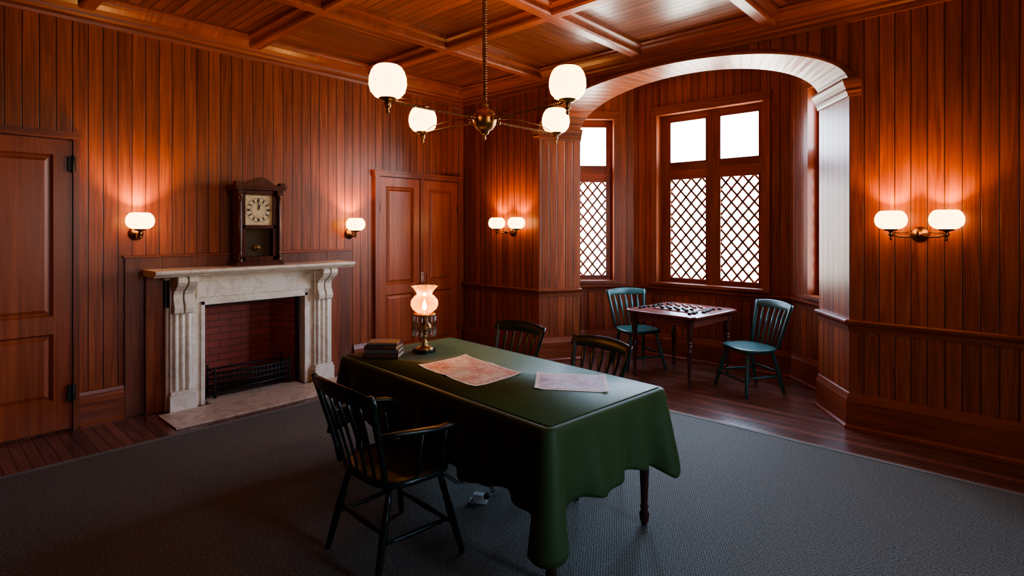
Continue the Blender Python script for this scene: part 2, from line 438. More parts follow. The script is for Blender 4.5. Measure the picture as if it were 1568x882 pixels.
# chair rails
rail = [(0, .80), (.012, .80), (.014, .84), (.03, .85), (.045, .87), (.045, .885), (.03, .895), (0, .895)]
mb = MB()
mb.sweep(rail, [(XL+.03, YB), (AL, YB), (IL, YI)], M_th)
mb.sweep(rail, [(IR, YI), (AR, YB), (XR, YB)], M_th)
mb.sweep(rail, [(E1[0]+.05, E1[1]+.05), C1, C2, (E2[0]-.05, E2[1]+.05)], M_th)
mb.obj('trim_3')
base = [(0, 0), (.05, 0), (.05, .02), (.035, .035), (.03, .20), (.03, .23), (.018, .26), (.012, .285), (0, .29)]
mb = MB()
mb.sweep(base, [(XL, .97), (XL, 1.29)], M_th); mb.sweep(base, [(XL, 3.54), (XL, 3.82)], M_th); mb.sweep(base, [(XL, YF), (XL, -.06)], M_th)
mb.obj('baseboard_left')
mb = MB()
mb.sweep(base, [(XL, YB), (AL, YB), (IL, YI)], M_th)
mb.sweep(base, [(IR, YI), (AR, YB), (XR, YB)], M_th)
mb.obj('baseboard_back')
mb = MB(); mb.sweep(base, [E1, C1, C2, E2], M_th); mb.obj('baseboard_bay')
mb = MB(); mb.sweep(base, [(XR, YB), (XR, YF)], M_th); mb.obj('baseboard_right')
mb = MB(); mb.sweep(base, [(XR, YF), (XL, YF)], M_th); mb.obj('baseboard_front')
# arch capitals
cap = [(0, 2.74), (.015, 2.74), (.02, 2.765), (.035, 2.78), (.035, 2.80), (.055, 2.83), (.065, 2.86), (.065, 2.88), (0, 2.885)]
mb = MB()
mb.sweep(cap, [(AL-.08, YB), (AL, YB), (IL, YI)], M_th)
mb.sweep(cap, [(IR, YI), (AR, YB), (AR+.09, YB)], M_th)
mb.obj('trim_4')
# ------------------------------------------------------------------ windows
def window(name, M, s0, s1, z0, z1, lights, gz, n=.10, portal=True):
    mb = MB()
    a0, a1, b0, b1 = gz
    xs = [s0] + [v for g in lights for v in g] + [s1]
    for k in range(0, len(xs), 2):
        mb.box(xs[k], xs[k+1], n, n+.05, z0, z1, M_tv)
    for g0, g1 in lights:
        for (c, d) in ((z0, a0), (a1, b0), (b1, z1)):
            mb.box(g0, g1, n+.002, n+.048, c, d, M_th)
        for (c, d) in ((a0, a1), (b0, b1)):
            mb.box(g0, g0+.012, n-.006, n+.02, c, d, M_tv); mb.box(g1-.012, g1, n-.006, n+.02, c, d, M_tv)
            mb.box(g0, g1, n-.006, n+.02, c, c+.012, M_th); mb.box(g0, g1, n-.006, n+.02, d-.012, d, M_th)
            mb.add([(g0, n+.03, c), (g1, n+.03, c), (g1, n+.03, d), (g0, n+.03, d)], [(0, 1, 2, 3)], M_glass)
        w, h = (g1-g0)/3.5, (a1-a0)/8.0
        sl = h/w; th = .0125
        for sg in (1, -1):
            k = math.floor((-(g1-g0)*sl - h)/h)-2
            while True:
                zc = a0 + k*h
                if zc > a1 + (g1-g0)*sl + h: break
                ts = sorted([(a0-zc)/(sg*sl), (a1-zc)/(sg*sl)])
                t0 = max(0.0, ts[0]); t1 = min(g1-g0, ts[1])
                if t1-t0 > .005:
                    p = Vector((g0+t0, n+.022, zc+sg*sl*t0)); q = Vector((g0+t1, n+.022, zc+sg*sl*t1))
                    d = (q-p).normalized(); wv = Vector((-d.z, 0, d.x))*th; dv = Vector((0, .006, 0))
                    mb.loft([p, q], [wv, wv], [dv, dv], M_tv, smooth=False)
                k += 1
    cw = .075
    mb.box(s0-cw, s0, -.025, 0, z0-.02, z1+cw, M_tv); mb.box(s1, s1+cw, -.025, 0, z0-.02, z1+cw, M_tv)
    mb.box(s0-cw-.01, s1+cw+.01, -.032, 0, z1, z1+cw, M_th); mb.box(s0-cw-.02, s1+cw+.02, -.045, 0, z1+cw, z1+cw+.03, M_th)
    mb.box(s0-cw-.02, s1+cw+.02, -.06, n, z0-.03, z0+.002, M_th)
    o = mb.obj(name, mw=M)
    if portal:
        l = bpy.data.lights.new('daylight_portal', 'AREA'); l.shape = 'RECTANGLE'; l.size = s1-s0; l.size_y = z1-z0
        l.cycles.is_portal = True
        lo = bpy.data.objects.new('daylight_portal', l); S.collection.objects.link(lo); lo.parent = o
        lo.matrix_local = Matrix(((1, 0, 0, (s0+s1)/2), (0, 0, 1, n+.2), (0, -1, 0, (z0+z1)/2), (0, 0, 0, 1)))
    return o
GZ = (1.00, 2.28, 2.48, 3.02)
window('window_1', Mc, OC[0], OC[1], ZW0, ZW1, [(-3.345+3.82, -2.858+3.82), (-2.695+3.82, -2.225+3.82)], GZ)
window('window_2', Ml, Ls-.84, Ls-.27, ZW0, ZW1, [(Ls-.79, Ls-.34)], GZ)
window('window_3', Mr, .32, .88, ZW0, ZW1, [(.39, .81)], GZ)
window('added_fill_window', Mrt, 2.6, 3.3, ZW0, 2.7, [(2.67, 3.23)], (1.0, 2.0, 2.12, 2.62))  # out of view, added to bring daylight onto the near rug

# ------------------------------------------------------------------ doors
FL = frame((XL, 0), (0, 1))
def panel_leaf(mb, s0, s1, z0, z1, panels, st, n0, mat, mat2):
    mb.box(s0, s1, n0+.022, -.001, z0, z1, mat)
    mb.box(s0, s0+st, n0, n0+.022, z0, z1, mat); mb.box(s1-st, s1, n0, n0+.022, z0, z1, mat)
    zz = [z0]+[v for p in panels for v in p]+[z1]
    for k in range(0, len(zz), 2):
        mb.box(s0+st, s1-st, n0, n0+.022, zz[k], zz[k+1], mat2)
    for c, d in panels:
        a, b = s0+st, s1-st; e = .018
        r0 = [(a, n0, c), (b, n0, c), (b, n0, d), (a, n0, d)]
        r1 = [(a+e, n0+.018, c+e), (b-e, n0+.018, c+e), (b-e, n0+.018, d-e), (a+e, n0+.018, d-e)]
        mb.rings([r0, r1], mat, False, False)
        f = .045
        r2 = [(a+e+.01, n0+.018, c+e+.01), (b-e-.01, n0+.018, c+e+.01), (b-e-.01, n0+.018, d-e-.01), (a+e+.01, n0+.018, d-e-.01)]
        r3 = [(a+f+.01, n0+.006, c+f+.01), (b-f-.01, n0+.006, c+f+.01), (b-f-.01, n0+.006, d-f-.01), (a+f+.01, n0+.006, d-f-.01)]
        mb.rings([r2, r3], mat, False, False)
        mb.add(r3, [(0, 1, 2, 3)], mat)
mb = MB()
panel_leaf(mb, .02, .93, .02, 2.36, [(.26, .80), (.94, 2.24)], .12, -.035, M_door, M_door)
for a, b in ((-.06, .015), (.935, .975)): mb.box(a, b, -.05, -.001, 0, 2.41, M_tv)
mb.box(-.08, .99, -.06, -.001, 2.37, 2.43, M_th)
for z in (.31, 2.17):
    mb.box(.90, .95, -.056, -.03, z-.06, z+.06, M_iron); mb.tube([(.932, -.058, z-.07), (.932, -.058, z+.07)], .009, M_iron)
mb.lathe([(.0, .07), (.028, .06), (.03, .045), (.012, .03), (.012, 0), (.03, 0)], (0, 0, 0), M_iron, M=Matrix.Translation((.08, -.035, .98)) @ Matrix.Rotation(pi/2, 4, 'X'))
mb.obj('door_1', mw=FL)
for nm, s0, s1, kn in (('door_2', 3.88, 4.50, 0), ('door_3', 4.55, 5.15, 1)):
    mb = MB()
    panel_leaf(mb, s0, s1, .02, 2.27, [(.16, .83), (.95, 2.16)], .10, -.03, M_door, M_door)
    ks = s0+.04 if kn else s1-.04
    mb.lathe([(.0, .05), (.018, .045), (.02, .03), (.008, .02), (.008, 0)], (0, 0, 0), M_brass, M=Matrix.Translation((ks, -.03, .92)) @ Matrix.Rotation(pi/2, 4, 'X'))
    hs = s1-.004 if kn else s0+.004
    for z in (.3, 1.9): mb.tube([(hs, -.036, z-.05), (hs, -.036, z+.05)], .008, M_iron)
    mb.obj(nm, mw=FL)
mb = MB()
for a, b in ((3.82, 3.88), (4.50, 4.55), (5.15, 5.21)): mb.box(a, b, -.045, -.001, 0, 2.28, M_tv)
mb.box(3.81, 5.22, -.05, -.001, 2.28, 2.33, M_th); mb.box(3.80, 5.23, -.06, -.001, 2.33, 2.35, M_th)
mb.obj('trim_5', mw=FL)

# ------------------------------------------------------------------ fireplace
mb = MB()
c0 = 2.39
mb.box(1.294, 1.58, -.02, 0, 0, 1.40, M_brown); mb.box(3.20, 3.50, -.02, 0, 0, 1.40, M_brown); mb.box(1.58, 3.20, -.02, 0, .96, 1.40, M_brown)
mb.box(1.28, 3.515, -.035, 0, 1.385, 1.41, M_th)
for s in (1, -1):
    def B(a, b, *r):
        x0, x1 = c0+s*a, c0+s*b
        mb.box(min(x0, x1), max(x0, x1), *r)
    B(.81, .95, -.06, 0, 0, 1.22, M_tv)
    B(.49, .81, -.12, 0, 0, 1.20, M_marble)
    B(.49, .525, -.135, -.12, 0, .965, M_marble)
    B(.575, .80, -.20, -.12, 0, .15, M_marble); B(.585, .79, -.19, -.12, .15, .18, M_marble)
    B(.59, .785, -.15, -.12, .18, 1.20, M_marble)
    for k in (.635, .6875, .74):
        x = c0+s*k
        mb.tube([(x, -.15, .18), (x, -.15, .20), (x, -.15, .86), (x, -.15, .88)], [.014, .022, .022, .012], M_marble, 12)
    B(.60, .775, -.18, -.12, .88, .905, M_marble)
    cv = [(-.14, .90), (-.185, .875), (-.215, .89), (-.225, .93), (-.21, .97), (-.19, 1.01), (-.19, 1.05), (-.215, 1.085), (-.26, 1.11), (-.30, 1.14), (-.325, 1.17), (-.325, 1.205), (-.30, 1.222), (-.14, 1.222)]
    for a, b in ((.605, .68), (.695, .77)):
        x0, x1 = sorted((c0+s*a, c0+s*b)); mb.prism(cv, x0, x1, M_marble)
        mb.tube([(x0-.004, -.292, 1.178), (x1+.004, -.292, 1.178)], .028, M_marble, 14)
        mb.tube([(x0-.004, -.195, .918), (x1+.004, -.195, .918)], .02, M_marble, 14)
mb.box(c0-.81, c0+.81, -.12, 0, .93, 1.20, M_marble)
mb.box(c0-.525, c0+.525, -.135, -.12, .93, .965, M_marble)
mb.box(c0-.56, c0+.56, -.13, -.12, 1.0, 1.15, M_marble)
mb.prism([(0, 1.18), (-.14, 1.18), (-.15, 1.20), (-.19, 1.222), (0, 1.222)], c0-.83, c0+.83, M_marble)
mb.prism([(0, 1.222), (-.33, 1.222), (-.345, 1.235), (-.37, 1.245), (-.385, 1.26), (-.385, 1.275), (-.375, 1.282), (0, 1.282)], c0-.96, c0+.95, M_marble)
o_ = [(1.90, 0), (2.88, 0), (2.72, .36), (2.06, .36)]
z1 = .97
mb.add([(x, y, z) for z in (.005, z1) for x, y in o_], [(1, 2, 6, 5), (2, 3, 7, 6), (3, 0, 4, 7)], M_brick)
mb.add([(x, y, z1) for x, y in o_], [(0, 1, 2, 3)], M_iron); mb.add([(x, y, .006) for x, y in o_], [(0, 1, 2, 3)], M_ash)
mb.box(1.9, 1.93, -.02, .02, 0, .93, M_iron); mb.box(2.85, 2.88, -.02, .02, 0, .93, M_iron); mb.box(1.9, 2.88, -.02, .02, .90, .95, M_iron)
mb.obj('fireplace', mw=FL, bevel=.004)
mb = MB()
mb.box(1.50, 3.28, -.67, -.202, 0.001, .014, M_hearth)
mb.box(1.95, 2.83, -.202, -.0, 0.001, .014, M_hearth)
mb.obj('fireplace_hearth', mw=FL)
# grate
mb = MB()
g0, g1 = 2.02, 2.76
GY = -.06
for x in (g0, g1):
    for y in (.02, .22):
        mb.tube([(x, y+GY, .015), (x, y+GY, .09), (x, y+GY, .27), (x, y+GY, .30)], [.014, .011, .010, .014], M_iron)
for z in (.09, .15, .20, .25):
    mb.tube([(g0, .02+GY, z), ((g0+g1)/2, -.03+GY, z), (g1, .02+GY, z)], .008, M_iron); mb.tube([(g0, .22+GY, z), (g1, .22+GY, z)], .008, M_iron)
for z in (.09, .25):
    for x in (g0, g1): mb.tube([(x, .02+GY, z), (x, .22+GY, z)], .008, M_iron)
for i in range(19):
    t = i/18; x = g0+(g1-g0)*t; yy = .02-.05*(1-abs(2*t-1))
    mb.tube([(x, yy+GY, .08), (x, yy+GY, .26)], .006, M_iron, 6)
    mb.tube([(x, yy+GY, .09), (x, .22+GY, .09)], .007, M_iron, 6)
mb.obj('fireplace_grate', mw=FL)
# mantel clock
mb = MB()
mb.box(-.22, .22, 0, .17, 0, .045, M_clockw); mb.box(-.235, .235, -.015, .17, 0, .025, M_clockw)
mb.box(-.20, -.17, .02, .16, .045, .72, M_clockw); mb.box(.17, .20, .02, .16, .045, .72, M_clockw)
mb.box(-.18, .18, .13, .16, .045, .72, M_clockw)
for z0, z1 in ((.045, .085), (.36, .395), (.69, .74)): mb.box(-.18, .18, .02, .05, z0, z1, M_clockw)
mb.box(-.17, -.135, .02, .05, .045, .72, M_clockw); mb.box(.135, .17, .02, .05, .045, .72, M_clockw)
for x in (-.19, .19):
    mb.lathe([(.022, 0), (.022, .03), (.012, .04), (.016, .1), (.018, .3), (.015, .55), (.013, .6), (.022, .62), (.022, .65)], (x, .005, .045), M_clockw, 14)
    mb.box(x-.028, x+.028, -.02, .05, .69, .74, M_clockw)
mb.box(-.24, .24, -.03, .17, .74, .765, M_clockw); mb.box(-.25, .25, -.04, .17, .765, .785, M_clockw)
ar = [(-.20, .785)]+[(-.13+.26*i/12, .80+.065*math.sin(pi*i/12)) for i in range(13)]+[(.20, .785)]
mb.rings([[(x, -.01, z) for x, z in ar], [(x, .03, z) for x, z in ar]], M_clockw, False, True)
for x in (-.215, .215): mb.box(x-.025, x+.025, -.02, .05, .785, .815, M_clockw)
mb.box(-.135, .135, .045, .055, .395, .69, M_cream)
for i in range(12):
    a = 2*pi*i/12; T = Matrix.Translation((0, .043, .543)) @ Matrix.Rotation(a, 4, 'Y')
    mb.box(-.007 if i % 3 else -.011, .007 if i % 3 else .011, 0, .003, .082, .112, M_black, M=T)
def ring(mb, r, w, y, z, mat, T=I4):
    mb.rings([[(rr*math.cos(2*pi*j/40), y, z+rr*math.sin(2*pi*j/40)) for j in range(40)] for rr in (r, r+w)], mat, False, False)
ring(mb, .072, .003, .0435, .543, M_black); ring(mb, .118, .003, .0435, .543, M_black)
mb.box(-.004, .004, .038, .041, 0, .06, M_black, M=Matrix.Translation((0, 0, .543)) @ Matrix.Rotation(.25, 4, 'Y'))
mb.box(-.003, .003, .036, .039, 0, .095, M_black, M=Matrix.Translation((0, 0, .543)) @ Matrix.Rotation(-.05, 4, 'Y'))
mb.box(-.135, .135, .10, .105, .085, .36, M_pages)
mb.lathe([(0, -.003), (.03, 0), (0, .003)], (0, 0, 0), M_brass, M=Matrix.Translation((0, .08, .17)) @ Matrix.Rotation(pi/2, 4, 'X')); mb.box(-.002, .002, .079, .081, .17, .36, M_brass)
mb.add([(-.135, .035, .085), (.135, .035, .085), (.135, .035, .36), (-.135, .035, .36)], [(0, 1, 2, 3)], M_clockglass)
mb.obj('mantel_clock', mw=FL @ Matrix.Translation((2.37, -.235, 1.283)), bevel=.002)

# ------------------------------------------------------------------ lamps
SH = [(.046, .0), (.075, .012), (.10, .04), (.110, .08), (.108, .12), (.097, .155), (.082, .178), (.068, .188)]
WARM = (1.0, .52, .18)
def shade(mb, c, kr=1.0, kz=1.0):
    mb.lathe([(r*kr, z*kz) for r, z in SH], c, M_shade, 28)
    mb.lathe([(SH[-1][0]*kr, SH[-1][1]*kz), (SH[-1][0]*kr*.97, SH[-1][1]*kz-.004), (SH[3][0]*kr*.94, SH[3][1]*kz), (.04, .006)], c, M_shade, 28)
def holder(mb, c, mat):
    x, y, z = c
    mb.lathe([(.0, -.085), (.008, -.075), (.012, -.065), (.006, -.055), (.014, -.045), (.02, -.035), (.012, -.02), (.016, -.012), (.04, -.006), (.052, .004), (.054, .014), (.050, .015), (.048, .004)], (x, y, z), mat, 18)
def sconce(name, s, Mw, z, double, e):
    mb = MB()
    mb.lathe([(.0, .035), (.02, .033), (.035, .022), (.052, .014), (.06, .004), (.06, 0.001)], (0, 0, 0), M_bronze, 24, M=Matrix.Rotation(pi/2, 4, 'X'))
    ends = []
    if double:
        mb.tube([(0, -.02, 0), (0, -.13, -.005)], .012, M_bronze)
        mb.lathe([(0, -.03), (.02, -.02), (.026, 0), (.02, .02), (0, .03)], (0, -.13, 0), M_bronze, 16)
        for sg in (1, -1):
            mb.tube([(0, -.13, 0), (sg*.06, -.13, -.018), (sg*.12, -.13, -.016), (sg*.17, -.13, .0)], .007, M_bronze)
            mb.tube([(sg*.03, -.13, .005), (sg*.09, -.13, .018), (sg*.14, -.13, .012), (sg*.17, -.13, .01)], .004, M_bronze)
            ends.append((sg*.17, -.13, .035))
    else:
        mb.tube([(0, -.02, 0), (0, -.07, -.028), (0, -.12, -.025), (0, -.14, .01)], .009, M_bronze)
        mb.box(-.02, .02, -.10, -.07, -.03, -.01, M_bronze)
        ends.append((0, -.14, .035))
    for c in ends:
        holder(mb, c, M_bronze); shade(mb, (c[0], c[1], c[2]+.004), .98, .76)
    o = mb.obj(name, mw=Mw @ Matrix.Translation((s, 0, z)))
    for c in ends: light('bulb', o, (c[0], c[1], c[2]+.075), e, WARM, .022)
    return o
sconce('wall_sconce', 1.38, FL, 1.60, False, 46)
sconce('wall_sconce', 3.49, FL, 1.58, False, 42)
FB = frame((0, YB), (1, 0))
sconce('double_wall_sconce', -4.80, FB, 1.60, True, 24)
sconce('double_wall_sconce', -.565, FB, 1.60, True, 32)
# chandelier
mb = MB()
def rope(mb, p0, p1, r, rs, turns, mat, n=None):
    p0, p1 = Vector(p0), Vector(p1); t = (p1-p0).normalized()
    u = Vector((0, 0, 1)) if abs(t.z) < .9 else Vector((1, 0, 0)); u = (u-t*u.dot(t)).normalized(); w = t.cross(u)
    k = int(turns*7)
    for ph in (0, pi):
        mb.tube([p0.lerp(p1, i/k)+r*(math.cos(2*pi*turns*i/k+ph)*u+math.sin(2*pi*turns*i/k+ph)*w) for i in range(k+1)], rs, mat, 5)
mb.lathe([(0, -.14), (.006, -.135), (.012, -.122), (.005, -.11), (.016, -.10), (.03, -.09), (.030, -.078), (.055, -.062), (.074, -.035), (.082, 0), (.074, .035), (.055, .06), (.032, .072), (.034, .078), (.018, .088), (.026, .10), (.012, .12), (.010, .15)], (0, 0, 0), M_brass, 28)
rope(mb, (0, 0, .13), (0, 0, 1.16), .009, .0085, 30, M_bronze)
mb.lathe([(.012, 1.10), (.03, 1.11), (.045, 1.14), (.08, 1.16), (.085, 1.18)], (0, 0, 0), M_bronze, 24)
ends = [(.74, -.06), (-.74, .06), (0, -.78), (0, .78)]
for ex, ey in ends:
    l = math.hypot(ex, ey); dx, dy = ex/l, ey/l
    def P(r, z): return (dx*r, dy*r, z)
    mb.tube([P(.05, 0), P(.13, .0)], [.016, .011], M_bronze, 12)
    rope(mb, P(.10, 0), P(l-.03, .0), .005, .0055, 18, M_bronze)
    mb.tube([P(.12, .02), P(.35, .05), P(.6, .04), P(l-.06, .02)], .0035, M_bronze, 6)
    mb.lathe([(0, -.02), (.018, -.012), (.02, .0), (.018, .012), (0, .02)], P(.13, 0), M_bronze, 12)
    mb.lathe([(0, -.03), (.014, -.02), (.02, 0), (.014, .02), (0, .03)], P(l, -.015), M_bronze, 14)
    holder(mb, P(l, .005), M_brass)
    shade(mb, P(l, .009), .98, 1.0)
ch = mb.obj('chandelier', mw=Matrix.Translation((-2.67, 2.65, 2.38)))
for ex, ey in ends: light('bulb', ch, (ex, ey, .11), 30, WARM, .03)

# ------------------------------------------------------------------ rug
mb = MB()
RX0, RX1, RY0, RY1 = -4.95, 1.7, -1.5, 4.65
mb.box(RX0+.04, RX1-.04, RY0+.04, RY1-.04, .001, .011, M_rug)
for a in ((RX0, RX0+.04, RY0, RY1), (RX1-.04, RX1, RY0, RY1), (RX0+.04, RX1-.04, RY0, RY0+.04), (RX0+.04, RX1-.04, RY1-.04, RY1)):
    mb.box(*a, .001, .014, M_rugedge)
mb.obj('area_rug')

# ------------------------------------------------------------------ main table
TM = Matrix.Translation((-2.47, 2.455, .012)) @ Matrix.Rotation(math.radians(-4.2), 4, 'Z')
mb = MB()
hx, hy = .98, .47
mb.box(-hx, hx, -hy, hy, .715, .742, M_tabw)
mb.box(-hx+.06, hx-.06, -hy+.06, -hy+.085, .61, .715, M_tabw); mb.box(-hx+.06, hx-.06, hy-.085, hy-.06, .61, .715, M_tabw)
mb.box(-hx+.06, -hx+.085, -hy+.06, hy-.06, .61, .715, M_tabw); mb.box(hx-.085, hx-.06, -hy+.06, hy-.06, .61, .715, M_tabw)
legp = [(0, .016), (.03, .024), (.07, .028), (.10, .018), (.12, .024), (.14, .018), (.3, .024), (.6, .032), (.66, .036), (.68, .026), (.70, .038), (.73, .026), (.75, .036), (.88, .03)]
for x in (-hx+.07, hx-.07):
    for y in (-hy+.09, hy-.09):
        mb.turned((x, y, 0), (x, y, .80), [(t, r) for t, r in legp], M_tabw, 16)
        mb.box(x-.035, x+.035, y-.035, y+.035, .59, .715, M_tabw)
mb.obj('wooden_table', mw=TM, bevel=.003)
# tablecloth
def perimeter(hx, hy, r, step):
    P = []
    cs = [(hx-r, -hy+r, -pi/2), (hx-r, hy-r, 0), (-hx+r, hy-r, pi/2), (-hx+r, -hy+r, pi)]
    for k in range(4):
        cx, cy, a0 = cs[k]
        for j in range(13):
            a = a0+pi/2*j/12
            P.append((cx+r*math.cos(a), cy+r*math.sin(a), math.cos(a), math.sin(a), (j-6)/12*r*pi/2))
        nx_ = cs[(k+1) % 4]; ax, ay = cx+r*math.cos(a0+pi/2), cy+r*math.sin(a0+pi/2)
        bx_, by_ = nx_[0]+r*math.cos(nx_[2]), nx_[1]+r*math.sin(nx_[2])
        d = math.hypot(bx_-ax, by_-ay); m = int(d/step)
        for j in range(1, m):
            t = j/m; dd = min(t*d, (1-t)*d)+r*pi/4
            P.append((ax+(bx_-ax)*t, ay+(by_-ay)*t, math.cos(a0+pi/2), math.sin(a0+pi/2), dd))
    return P
P = perimeter(.99, .482, .05, .02)
rs = []
def cl(off, z): return [(x+nx*off, y+ny*off, z) for x, y, nx, ny, d in P]
zt = .752
rs += [cl(-.03, zt), cl(-.010, zt-.001), cl(-.002, zt-.005), cl(.005, zt-.014)]
s_ = 0; acc = []
for i, p in enumerate(P):
    q = P[i-1]; s_ += math.hypot(p[0]-q[0], p[1]-q[1]); acc.append(s_)
NR = 18
for k in range(1, NR+1):
    t = k/NR; r = []
    for i, (x, y, nx, ny, dc) in enumerate(P):
        far = max(0, ny)**2
        L = .37-.10*far
        c = math.exp(-(dc/.055)**2); v = math.exp(-((abs(dc)-.12)/.05)**2)
        L += (.17-.09*far)*math.exp(-(dc/.11)**2)
        if x > 0 and y > 0: L -= .05*math.exp(-(dc/.15)**2)
        s = acc[i]
        fold = .6*math.sin(s*2*pi/.41+1.0)+.55*math.sin(s*2*pi/.19+2.2)+.3*math.sin(s*2*pi/.97)
        amp = (.032 if far < .3 else .006)*t**1.1
        off = .007+.020*t*(1-.6*far)+fold*amp*(1-.8*c) + t*(.085*c-.068*v)*(1-.5*far)
        off = max(off, -.03*min(1, t*1.5) if t > .2 else .003)
        L += .014*math.sin(s*2*pi/.41+1.4)*(1-far)
        r.append((x+nx*off, y+ny*off, zt-.014-(L-.014)*t))
    rs.append(r)
mb = MB(); mb.rings(rs, M_cloth, True, False)
n = len(P)
mb.add(rs[0], [tuple(range(n))], M_cloth, True)
o = mb.obj('green_tablecloth', mw=TM)
so = o.modifiers.new('solid', 'SOLIDIFY'); so.thickness = .003; so.offset = 1
ZT = .012+.752+.004
# papers
def paper(name, corners, mat, border, fold=True):
    mb = MB(); c = [Vector((x, y)) for x, y in corners]
    cen = sum(c, Vector((0, 0)))/4
    NX, NY = 16, 10
    def grid(u0, u1, e2, dz, mat):
        vs = []
        for j in range(NY+1):
            for i in range(NX+1):
                u = u0+(u1-u0)*i/NX; w = e2+(1-2*e2)*j/NY
                p = (c[0]*(1-w)+c[1]*w)*(1-u)+(c[3]*(1-w)+c[2]*w)*u
                z = .0015+dz
                if fold: z += .006*max(0, 1-abs(u-.5)*9)
                z += .008*max(0, (abs(u-.5)-.38)*8)*max(0, (abs(w-.5)-.3)*5)
                vs.append((p.x-cen.x, p.y-cen.y, z))
        fs = [(j*(NX+1)+i, j*(NX+1)+i+1, (j+1)*(NX+1)+i+1, (j+1)*(NX+1)+i) for j in range(NY) for i in range(NX)]
        mb.add(vs, fs, mat, True)
    grid(0, 1, 0, 0, M_white)
    if fold:
        grid(border, .495, border*1.4, .0008, mat); grid(.505, 1-border, border*1.4, .0008, mat); grid(.495, .505, 0, .0012, M_seam)
    else: grid(border, 1-border, border*1.4, .0008, mat)
    return mb.obj(name, mw=Matrix.Translation((cen.x, cen.y, ZT)))
paper('map_sheet', [(-2.842, 2.22), (-2.83, 2.623), (-2.223, 2.528), (-2.216, 2.128)], M_map1, .03)
paper('map_sheet', [(-1.961, 2.328), (-2.168, 2.598), (-1.826, 2.83), (-1.614, 2.548)], M_map2, .05, False)
# books
mb = MB()
z = 0
for k, (w, d, h, a, m) in enumerate([(.245, .165, .030, 0, M_book1), (.235, .16, .026, .06, M_book2), (.225, .155, .024, -.05, M_book1), (.205, .14, .020, .09, M_book2)]):
    R = Matrix.Translation((0, 0, z)) @ Matrix.Rotation(a, 4, 'Z')
    mb.box(-w/2, w/2, -d/2, d/2, 0, .003, m, M=R); mb.box(-w/2, w/2, -d/2, d/2, h-.003, h, m, M=R)
    mb.box(-w/2+.006, w/2-.006, -d/2+.004, d/2-.006, .003, h-.003, M_pages, M=R)
    sp = [(-d/2-.006*math.sin(pi*i/6), h/2-h/2*math.cos(pi*i/6)) for i in range(7)]+[(-d/2+.004, h), (-d/2+.004, 0)]
    mb.prism(sp, -w/2, w/2, m, M=R)
    z += h+.0005
mb.obj('stack_of_books', mw=Matrix.Translation((-3.24, 2.24, ZT)) @ Matrix.Rotation(math.radians(38), 4, 'Z'), bevel=.001)
# oil lamp
mb = MB()
mb.slab([(.085*math.cos(pi/4+pi/2*i+s*.25), .085*math.sin(pi/4+pi/2*i+s*.25)) for i in range(4) for s in (-1, 1)], 0, .018, M_black, bev=.004)
mb.lathe([(.06, .018), (.062, .026), (.05, .034), (.03, .04), (.018, .052), (.026, .064), (.014, .074), (.012, .10), (.02, .108), (.014, .116), (.012, .125), (.03, .135), (.05, .15), (.055, .17), (.05, .19), (.03, .205), (.024, .215)], (0, 0, 0), M_brass, 24)
mb.lathe([(.076, .262), (.080, .264), (.080, .272), (.074, .272), (.05, .262), (.03, .245), (.024, .215)], (0, 0, 0), M_brass, 24)
mb.lathe([(.024, .215), (.032, .235), (.036, .265), (.03, .275), (.018, .282)], (0, 0, 0), M_brass, 20)
for i in range(14):
    a = 2*pi*i/14; x, y = .078*math.cos(a), .078*math.sin(a)
    mb.tube([(x, y, .262), (x, y, .245), (x, y, .18), (x, y, .125), (x, y, .105)], [.003, .007, .007, .010, .001], M_crystal, 6)
    mb.lathe([(0, -.007), (.007, 0), (0, .007)], (x, y, .252), M_crystal, 6)
GL = [(.034, .275), (.055, .28), (.085, .305), (.098, .335), (.094, .368), (.072, .395), (.054, .408), (.056, .42), (.070, .442), (.084, .46), (.09, .468)]
mb.lathe(GL, (0, 0, 0), M_amber, 48, ruf=.09, rn=8)
mb.lathe([(.02, .282), (.026, .31), (.03, .34), (.025, .38), (.022, .44), (.022, .54), (.025, .56)], (0, 0, 0), M_chim, 20)
mb.lathe([(0, .29), (.012, .30), (.017, .32), (.010, .345), (0, .37)], (0, 0, 0), M_flame, 12)
lp = mb.obj('oil_lamp', mw=Matrix.Translation((-3.135, 2.507, ZT)))
light('lamp_light', lp, (0, 0, .40), 10, WARM, .015)

# floor outlet with cord
mb = MB()
mb.box(-.055, .055, -.035, .035, 0, .004, M_plastic); mb.slab([(.045*math.cos(2*pi*i/16), .03*math.sin(2*pi*i/16)) for i in range(16)], .004, .016, M_plastic, bev=.003)
mb.box(-.03, .03, -.022, .022, .016, .045, M_plastic); mb.box(.02, .06, .0, .03, .014, .04, M_black)
mb.tube([(.03, .01, .03), (.06, .04, .02), (.08, .10, .01), (.03, .2, .006), (-.08, .24, .006), (-.2, .2, .006), (-.3, .28, .006), (-.42, .30, .006)], .004, M_black, 6)
mb.obj('floor_outlet_with_cord', mw=Matrix.Translation((-2.396, 2.328, .0115)) @ Matrix.Rotation(.5, 4, 'Z'), bevel=.001)

